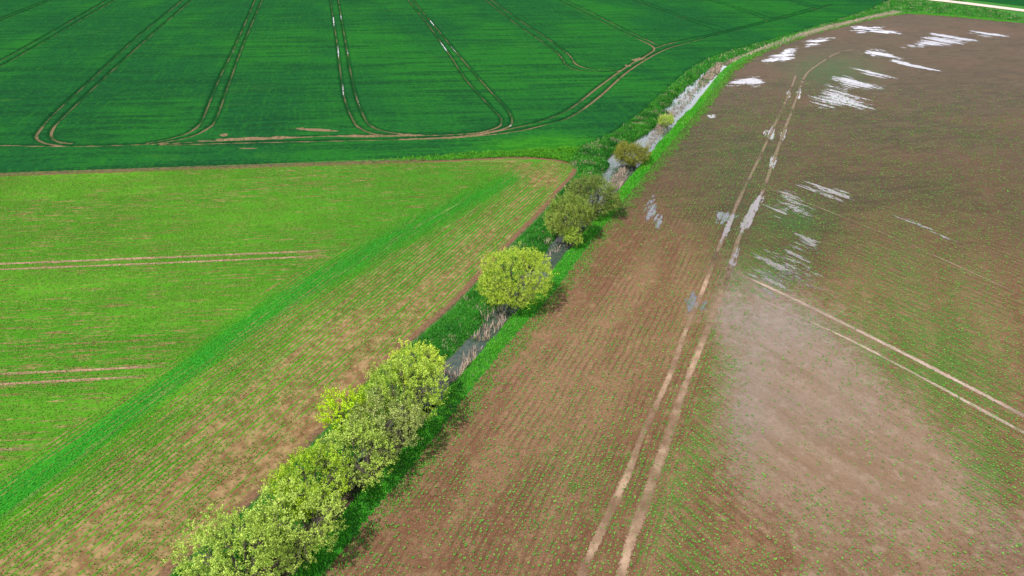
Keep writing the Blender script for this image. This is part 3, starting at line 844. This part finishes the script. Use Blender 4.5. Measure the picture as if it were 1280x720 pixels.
bush(790, 194, 25, 18, .9, [(.15, .17, .018), (.26, .27, .04)], 'low rounded bush beside the start of the far open water', 3.0, group=g, lumps=7)
bush(833, 151, 10, 10, .3, PALE, 'smallest pale bush on the bank of the far ditch', 3, group=g, lumps=4)

# ------------------------------------------------------------------ grass on the verges
def scatter(n, box, keep):
    X = rng.uniform(box[0], box[1], n); Y = rng.uniform(box[2], box[3], n)
    m_ = keep(X, Y); return X[m_], Y[m_]
allp = [wheat_poly, young_poly, brown_poly]
def verge_keep(X, Y):
    m_ = frustum(X, Y, 4)
    for p in allp: m_ &= ~inside(X, Y, p)
    return m_
def blades(X, Y, Z, h, w, lean, tint):
    n = len(X)
    a = rng.uniform(0, 2 * np.pi, n)
    d = np.stack([np.cos(a) * lean, np.sin(a) * lean, np.ones(n)], 1); d = unit(d)
    sdv = np.stack([-np.sin(a), np.cos(a), np.zeros(n)], 1)
    p = np.stack([X, Y, Z], 1)
    tip = p + d * h[:, None]; tip[:, 2] -= (lean * h * .25)
    mid_ = p + d * h[:, None] * .55; mid_[:, 2] += .05 * h
    w = w[:, None]
    v = np.stack([p - sdv * w * .5, p + sdv * w * .5, mid_ + sdv * w * .5, mid_ - sdv * w * .5, tip], 1).reshape(-1, 3)
    k = np.arange(n)[:, None] * 5
    f_ = np.concatenate([k + [0, 1, 2], k + [0, 2, 3], k + [3, 2, 4]], 0)
    return v, f_, np.repeat(tint, 5, 0)

V_, F_, C_, off = [], [], [], 0
# tufts creeping into the edge of the brown field
X, Y = scatter(2600000, (-20, 140, 16, 235), lambda a, b: inside(a, b, brown_poly) & frustum(a, b, 3))
de = seg_near(X, Y, brownL, maxd=2.5)[0]
q = (de < 2.4)
X, Y, de = X[q], Y[q], de[q]
q = rng.random(len(X)) < ss(.35, .75, fbm(X, Y, .8, 81) * 1.1 + .55 - de * .42)
X, Y, de = X[q], Y[q], de[q]
v, f_, c = blades(X, Y, np.zeros(len(X)), rng.uniform(.07, .24, len(X)) * (1.2 - .3 * de), rng.uniform(.03, .07, len(X)) * (1 + ss(80, 160, Y)), rng.uniform(.3, 1.3, len(X)), np.array([.05, .27, .012]) * rng.uniform(.6, 1.25, (len(X), 1)) + np.array([.05, .04, .01]) * rng.random((len(X), 1)))
V_.append(v); F_.append(f_ + off); C_.append(c); off += len(v)
for (n, box, hs, ws) in [(330000, (-25, 25, 16, 75), (.16, .38), .035), (620000, (-30, 60, 75, 130), (.2, .42), .06), (520000, (-60, 150, 100, 260), (.2, .45), .10)]:
    X, Y = scatter(n, box, verge_keep)
    if box[2] == 100: 
        q = (Y > 130) | (X < -30)
        X, Y = X[q], Y[q]
    z, dl, dr = ditch_z(X, Y)
    q = (z > WATER_Z + .04) & (np.minimum(dl, dr) + rng.normal(size=len(X)) * .12 > .12)
    X, Y, z, dl, dr = X[q], Y[q], z[q], dl[q], dr[q]
    le = seg_near(X, Y, left_edge)[0]
    q = (le > .35) & ((Y < 80) | (rng.random(len(X)) < ss(-22, 8, X)))
    X, Y, z, dl, dr = X[q], Y[q], z[q], dl[q], dr[q]
    cl = fbm(X, Y, 1.1, 21); cl2 = fbm(X, Y, 4.0, 22)
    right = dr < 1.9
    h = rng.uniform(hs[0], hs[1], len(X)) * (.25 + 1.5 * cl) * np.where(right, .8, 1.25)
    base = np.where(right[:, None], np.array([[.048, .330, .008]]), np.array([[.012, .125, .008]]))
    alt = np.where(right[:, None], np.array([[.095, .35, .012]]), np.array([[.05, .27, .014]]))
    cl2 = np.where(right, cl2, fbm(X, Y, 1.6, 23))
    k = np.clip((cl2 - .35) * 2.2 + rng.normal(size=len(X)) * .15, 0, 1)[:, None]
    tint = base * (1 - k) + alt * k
    wedge = ss(11, 13.5, dl + dr)[:, None] * (Y < 125)[:, None]
    tint = tint * (1 - wedge) + wedge * (np.array([.045, .22, .008]) + cl[:, None] * np.array([.05, .10, 0]))
    deadg = (rng.random(len(X)) < .03 + .35 * (fbm(X, Y, 1.3, 30) > .62) * (~right))
    deadg &= (wedge[:, 0] < .3)
    tint[deadg] = (.32, .27, .17)
    tint *= rng.uniform(.75, 1.25, (len(X), 1))
    lean = rng.uniform(.2, 1.0, len(X))
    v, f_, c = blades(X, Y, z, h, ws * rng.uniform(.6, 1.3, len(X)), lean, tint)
    V_.append(v); F_.append(f_ + off); C_.append(c); off += len(v)
mesh('verge_grass', np.vstack(V_), np.vstack(F_), BLADE, attrs={'tint': np.vstack(C_)}, kind='stuff', category='grass', label='bright green grass covering both banks of the ditch')

# leafy weeds on the field-side bank
X, Y = scatter(60000, (-25, 110, 16, 200), verge_keep)
z, dl, dr = ditch_z(X, Y)
q = (dr > 2.6) & (dl > .5) & (fbm(X, Y, 1.3, 44) > .50) & (Y < 190) & (seg_near(X, Y, left_edge)[0] < 7 + 60 * (Y > 118))
X, Y, z = X[q], Y[q], z[q]
n = len(X); K = 14
hh = rng.uniform(.25, .8, n) * (.5 + 1.0 * fbm(X, Y, 2.0, 45)) 
c = np.stack([X, Y, z], 1)[:, None] + np.stack([rng.normal(size=(n, K)) * .14, rng.normal(size=(n, K)) * .14, rng.random((n, K)) * hh[:, None]], 2)
c = c.reshape(-1, 3)
ax = unit(rng.normal(size=c.shape) + np.array([0, 0, .5])); sdv = unit(np.cross(ax, rng.normal(size=c.shape)))
sc_ = np.repeat(1 + ss(80, 160, Y) * 1.0, K)
L = rng.uniform(.08, .16, len(c)) * sc_
tb = np.array([.018, .21, .012]) * (1 - rng.random((n, 1)) * .4) + np.array([.05, .08, 0]) * (fbm(X, Y, 3, 46)[:, None] > .55) * rng.random((n, 1))
v, f_, tc = quads(c, ax, sdv, L, L * .35, np.repeat(tb, K, 0) * rng.uniform(.7, 1.3, (len(c), 1)))
mesh('bank_weeds', v, f_, LEAF, attrs={'tint': tc}, kind='stuff', category='weeds', label='leafy green weeds on the ditch bank')

# pale dead reeds standing in the ditch
def reed_points():
    out = []
    U0 = []
    for (cx, cy, rx, ry, n, ang) in [(612, 408, 26, 10, 420, -45), (575, 468, 34, 7, 420, -45), (600, 430, 40, 3, 260, -50), (773, 226, 17, 7, 1500, -60), (700, 300, 30, 12, 300, -50),
                                     (823, 165, 26, 5, 4500, -55), (853, 130, 25, 6, 6000, -50), (885, 97, 24, 5, 4500, -45), (832, 148, 14, 8, 500, -50), (545, 480, 30, 10, 300, -45)]:
        t = rng.uniform(0, 2 * np.pi, n); r = np.sqrt(rng.random(n))
        a, b = rx * r * np.cos(t), ry * r * np.sin(t); c_, s_ = math.cos(R(ang)), math.sin(R(ang))
        n_ = max(6, n // 14)
        for u, w in list(zip(cx + a * c_ - b * s_, cy + a * s_ + b * c_))[:n_]:
            p = G(u, w, WATER_Z); kk = rng.integers(3, 16)
            for _ in range(kk): out.append((p[0] + rng.normal() * .16, p[1] + rng.normal() * .16))
    for t in np.linspace(0, 1, 4500):                      # dry reeds in the narrow far ditch
        u = np.interp(t, [0, .25, .5, .75, 1], [912, 1000, 1045, 1085, 1122]); w = np.interp(t, [0, .25, .5, .75, 1], [75, 45, 32, 22.5, 15])
        p = G(u, w, 0); out.append((p[0] + rng.normal() * .55, p[1] + rng.normal() * .9))
    return np.array(out)
rp = reed_points()
zr, dlr, drr = ditch_z(rp[:, 0], rp[:, 1])
q = (drr > 1.0) & (zr < -.15) | (rp[:, 1] > 150)
rp = rp[q]; zr = zr[q]
n = len(rp)
dist = rp[:, 1]
hh = rng.uniform(.25, .95, n) * np.where(dist > 95, .45, 1)
tint = np.array([.42, .33, .24]) * rng.uniform(.55, 1.25, (n, 1)) + np.array([.03, .0, .03]) * rng.random((n, 1))
v, f_, c = blades(rp[:, 0], rp[:, 1], np.maximum(zr, -.9) * 1.0, hh + .2, np.where(dist > 95, .08, .045) * rng.uniform(.6, 1.4, n), rng.uniform(.05, .7, n), tint)
mesh('dead_reeds', v, f_, DRY, attrs={'tint': c}, kind='stuff', category='reeds', label='pale dead reeds standing in the ditch water')

# ------------------------------------------------------------------ seedlings of the brown field (plants one can make out, near part)
def row_points(ang, spacing, step, box, jit, jrow):
    c_, s_ = math.cos(ang), math.sin(ang)
    rad = math.hypot(box[1] - box[0], box[3] - box[2]) / 2 + 2
    mx_, my_ = (box[0] + box[1]) / 2, (box[2] + box[3]) / 2
    A, B = np.meshgrid(np.arange(-rad, rad, step), np.arange(-rad, rad, spacing))
    A = A + rng.normal(size=A.shape) * jit; B = B + rng.normal(size=B.shape) * jrow
    X = mx_ + A * c_ - B * s_; Y = my_ + A * s_ + B * c_
    X, Y = X.ravel(), Y.ravel()
    q = (X > box[0]) & (X < box[1]) & (Y > box[2]) & (Y < box[3]) & frustum(X, Y, 3)
    return X[q], Y[q]
parts = []
for ang, sdw in ((ANG_TRAM1, 0), (ANG_TRAM2, 1)):
    X, Y = row_points(ang, .30, .17, (-15, 115, 20, 145), .06, .035)
    q = inside(X, Y, brown_poly); X, Y = X[q], Y[q]
    U, V = P(X, Y)
    sp = px_mask(U, V, [(1040, -60), (1012, 80), (1000, 122), (985, 167), (958, 240), (928, 305), (905, 400), (880, 480), (840, 620), (800, 760), (1500, 1500), (3000, 700), (2000, -60)], .5) > .5
    q = sp == bool(sdw); X, Y, U, V = X[q], Y[q], U[q], V[q]
    gr, sl, wt = brown_fields(U, V)
    pr = np.clip(gr * 1.15 + .32 + (fbm(X, Y, 2.5, 60) - .5) * 1.1, 0.05, 1) * (1 - .45 * wt) * (1 - .6 * ss(.5, 1, sl)) * ss(145, 100, Y)
    q = rng.random(len(X)) < pr
    parts.append(np.stack([X[q], Y[q]], 1))
XY = np.vstack(parts)
for pts in ([(722, 735), (732, 706), (764, 637), (788, 585), (802, 546), (837, 470), (861, 402), (875, 372), (896, 316), (927, 243)], [(770, 740), (788, 678), (809, 619), (837, 540), (857, 480), (889, 400), (909, 348), (953, 240)],
            [(920, 341), (979, 368), (1031, 393), (1066, 414), (1118, 438), (1170, 462), (1218, 488), (1280, 520), (1340, 552)]):
    d = seg_near(XY[:, 0], XY[:, 1], gl(pts))[0]
    XY = XY[d > rng.uniform(.0, .5, len(XY))]
n = len(XY); K = 4
size = rng.uniform(.5, 1.25, n) ** 1.3 * (1 + .35 * ss(60, 140, XY[:, 1]))
c = np.repeat(np.column_stack([XY, np.full(n, .02)]), K, 0)
a = (np.tile(np.arange(K), n) * (2 * math.pi / K) + np.repeat(rng.random(n) * 6, K) + rng.normal(size=n * K) * .3)
el = rng.uniform(.15, .9, n * K)
ax = np.stack([np.cos(a) * np.cos(el), np.sin(a) * np.cos(el), np.sin(el)], 1)
sdv = np.stack([-np.sin(a), np.cos(a), np.zeros(n * K)], 1)
L = np.repeat(size, K) * rng.uniform(.06, .115, n * K)
tint = np.repeat(np.array([.060, .25, .020]) * (1 - .4 * rng.random((n, 1))) + np.array([.10, .10, .03]) * rng.random((n, 1)), K, 0)
v, f_, tc = quads(c, ax, sdv, L, L * .38, tint)
mesh('seedlings', v, f_, LEAF, attrs={'tint': tc}, kind='stuff', category='seedlings', label='small green seedlings in rows on the brown soil')

# ------------------------------------------------------------------ young cereal rows of the left field, near part
parts = []
for ang, hd, sp_, st_ in ((ANG_DITCH, 1, .24, .13), (ANG_MAIN, 0, .24, .13)):
    X, Y = row_points(ang, sp_, st_, (-95, 12, 22, 92), .03, .014)
    q = inside(X, Y, young_poly); X, Y = X[q], Y[q]
    U, V = P(X, Y)
    hm = px_mask(U, V, head_px, .5) > .5
    q = hm == bool(hd); X, Y, U, V = X[q], Y[q], U[q], V[q]
    bd = px_mask(U, V, band_px, 11)
    dlx = seg_near(X, Y, left_edge)[0]
    spx = px_mask(U, V, [(690, 205), (640, 228), (590, 278), (510, 330), (430, 385), (320, 460), (210, 545), (80, 635), (-100, 760), (-100, 1000), (800, 1000), (800, 200)], 22)
    c_, s_ = math.cos(ang), math.sin(ang)
    al = X * c_ + Y * s_; ac = -X * s_ + Y * c_
    pat = fbm(al / 7, ac, .9, 70) * .6 + fbm(X, Y, 5, 71) * .5
    pr = np.clip(.72 + .3 * bd - .36 * spx * (.5 + .5 * ss(30, 4, dlx)) + (pat - .55) * 2.0, .03, 1) 
    q = (rng.random(len(X)) < pr) & (dlx > .6)
    parts.append(np.column_stack([X[q], Y[q], bd[q], spx[q]]))
Q = np.vstack(parts); n = len(Q)
K = 3
c = np.repeat(np.column_stack([Q[:, 0], Q[:, 1], np.full(n, .0)]), K, 0) + np.column_stack([rng.normal(size=(n * K, 2)) * .03, np.zeros(n * K)])
a = rng.uniform(0, 2 * np.pi, n * K); el = rng.uniform(.5, 1.3, n * K)
ax = np.stack([np.cos(a) * np.cos(el), np.sin(a) * np.cos(el), np.sin(el)], 1)
sdv = np.stack([-np.sin(a), np.cos(a), np.zeros(n * K)], 1)
L = rng.uniform(.10, .20, n * K)
bd = Q[:, 2:3]
tint = (np.array([.085, .25, .016]) * (1 - bd) + np.array([.02, .30, .02]) * bd) * rng.uniform(.7, 1.3, (n, 1)) + np.array([.05, .0, .01]) * rng.random((n, 1)) * (1 - bd)
v, f_, tc = quads(c, ax, sdv, L, L * .17, np.repeat(tint, K, 0))
mesh('cereal_shoots', v, f_, BLADE, attrs={'tint': tc}, kind='stuff', category='crop', label='fine rows of young cereal shoots in the left field')

# ------------------------------------------------------------------ sky, sun, camera
SUN_AZ, SUN_EL = R(-116), R(62)      # azimuth from the view direction, negative to the left
w = bpy.data.worlds.new('World'); S.world = w; w.use_nodes = True
nt = w.node_tree; bg = nt.nodes['Background']
sky = nt.nodes.new('ShaderNodeTexSky'); sky.sky_type = 'NISHITA'; sky.sun_disc = False
sky.sun_elevation = SUN_EL; sky.sun_rotation = SUN_AZ
sky.air_density = 1.0; sky.dust_density = 1.5
# broken white cloud
tc_ = nt.nodes.new('ShaderNodeTexCoord'); mp = nt.nodes.new('ShaderNodeMapping'); mp.inputs['Scale'].default_value = (1.6, 1.6, 5.0)
nz = nt.nodes.new('ShaderNodeTexNoise'); nz.inputs['Scale'].default_value = 1.6; nz.inputs['Detail'].default_value = 6
mr = nt.nodes.new('ShaderNodeMapRange'); mr.inputs[1].default_value = .22; mr.inputs[2].default_value = .46
mix = nt.nodes.new('ShaderNodeMix'); mix.data_type = 'RGBA'
nt.links.new(tc_.outputs['Generated'], mp.inputs[0]); nt.links.new(mp.outputs[0], nz.inputs['Vector'])
nt.links.new(nz.outputs['Fac'], mr.inputs[0]); nt.links.new(mr.outputs[0], mix.inputs[0])
sx = nt.nodes.new('ShaderNodeSeparateXYZ'); nt.links.new(tc_.outputs['Generated'], sx.inputs[0])
hz = nt.nodes.new('ShaderNodeMapRange'); hz.inputs[1].default_value = .12; hz.inputs[2].default_value = .55; hz.inputs[3].default_value = 1; hz.inputs[4].default_value = 0
nt.links.new(sx.outputs[2], hz.inputs[0])
cc = nt.nodes.new('ShaderNodeMix'); cc.data_type = 'RGBA'; nt.links.new(hz.outputs[0], cc.inputs[0])
cc.inputs[6].default_value = (6.5, 7.2, 8.8, 1); cc.inputs[7].default_value = (31, 32, 36, 1)
nt.links.new(cc.outputs[2], mix.inputs[7])
nt.links.new(sky.outputs[0], mix.inputs[6])
nt.links.new(mix.outputs[2], bg.inputs[0]); bg.inputs[1].default_value = .07

sun = bpy.data.lights.new('sun', 'SUN'); sun.energy = 4.9; sun.angle = R(.5); sun.color = (1, .95, .86)
so = bpy.data.objects.new('sun', sun); COL.objects.link(so)
from mathutils import Vector
d = Vector((math.sin(SUN_AZ) * math.cos(SUN_EL), math.cos(SUN_AZ) * math.cos(SUN_EL), math.sin(SUN_EL)))
so.rotation_euler = (-d).to_track_quat('-Z', 'Y').to_euler()

cam = bpy.data.cameras.new('camera'); cam.sensor_width = 36; cam.lens = 36 * F / 1280
cam.clip_end = 8000; cam.clip_start = .5
co = bpy.data.objects.new('camera', cam); COL.objects.link(co)
co.location = (0, 0, H); co.rotation_euler = (math.pi / 2 - PITCH, 0, 0)
S.camera = co
S.view_settings.view_transform = 'Standard'; S.view_settings.look = 'None'
S.view_settings.exposure = .36; S.view_settings.gamma = 1
S.cycles.max_bounces = 6; S.cycles.transparent_max_bounces = 12
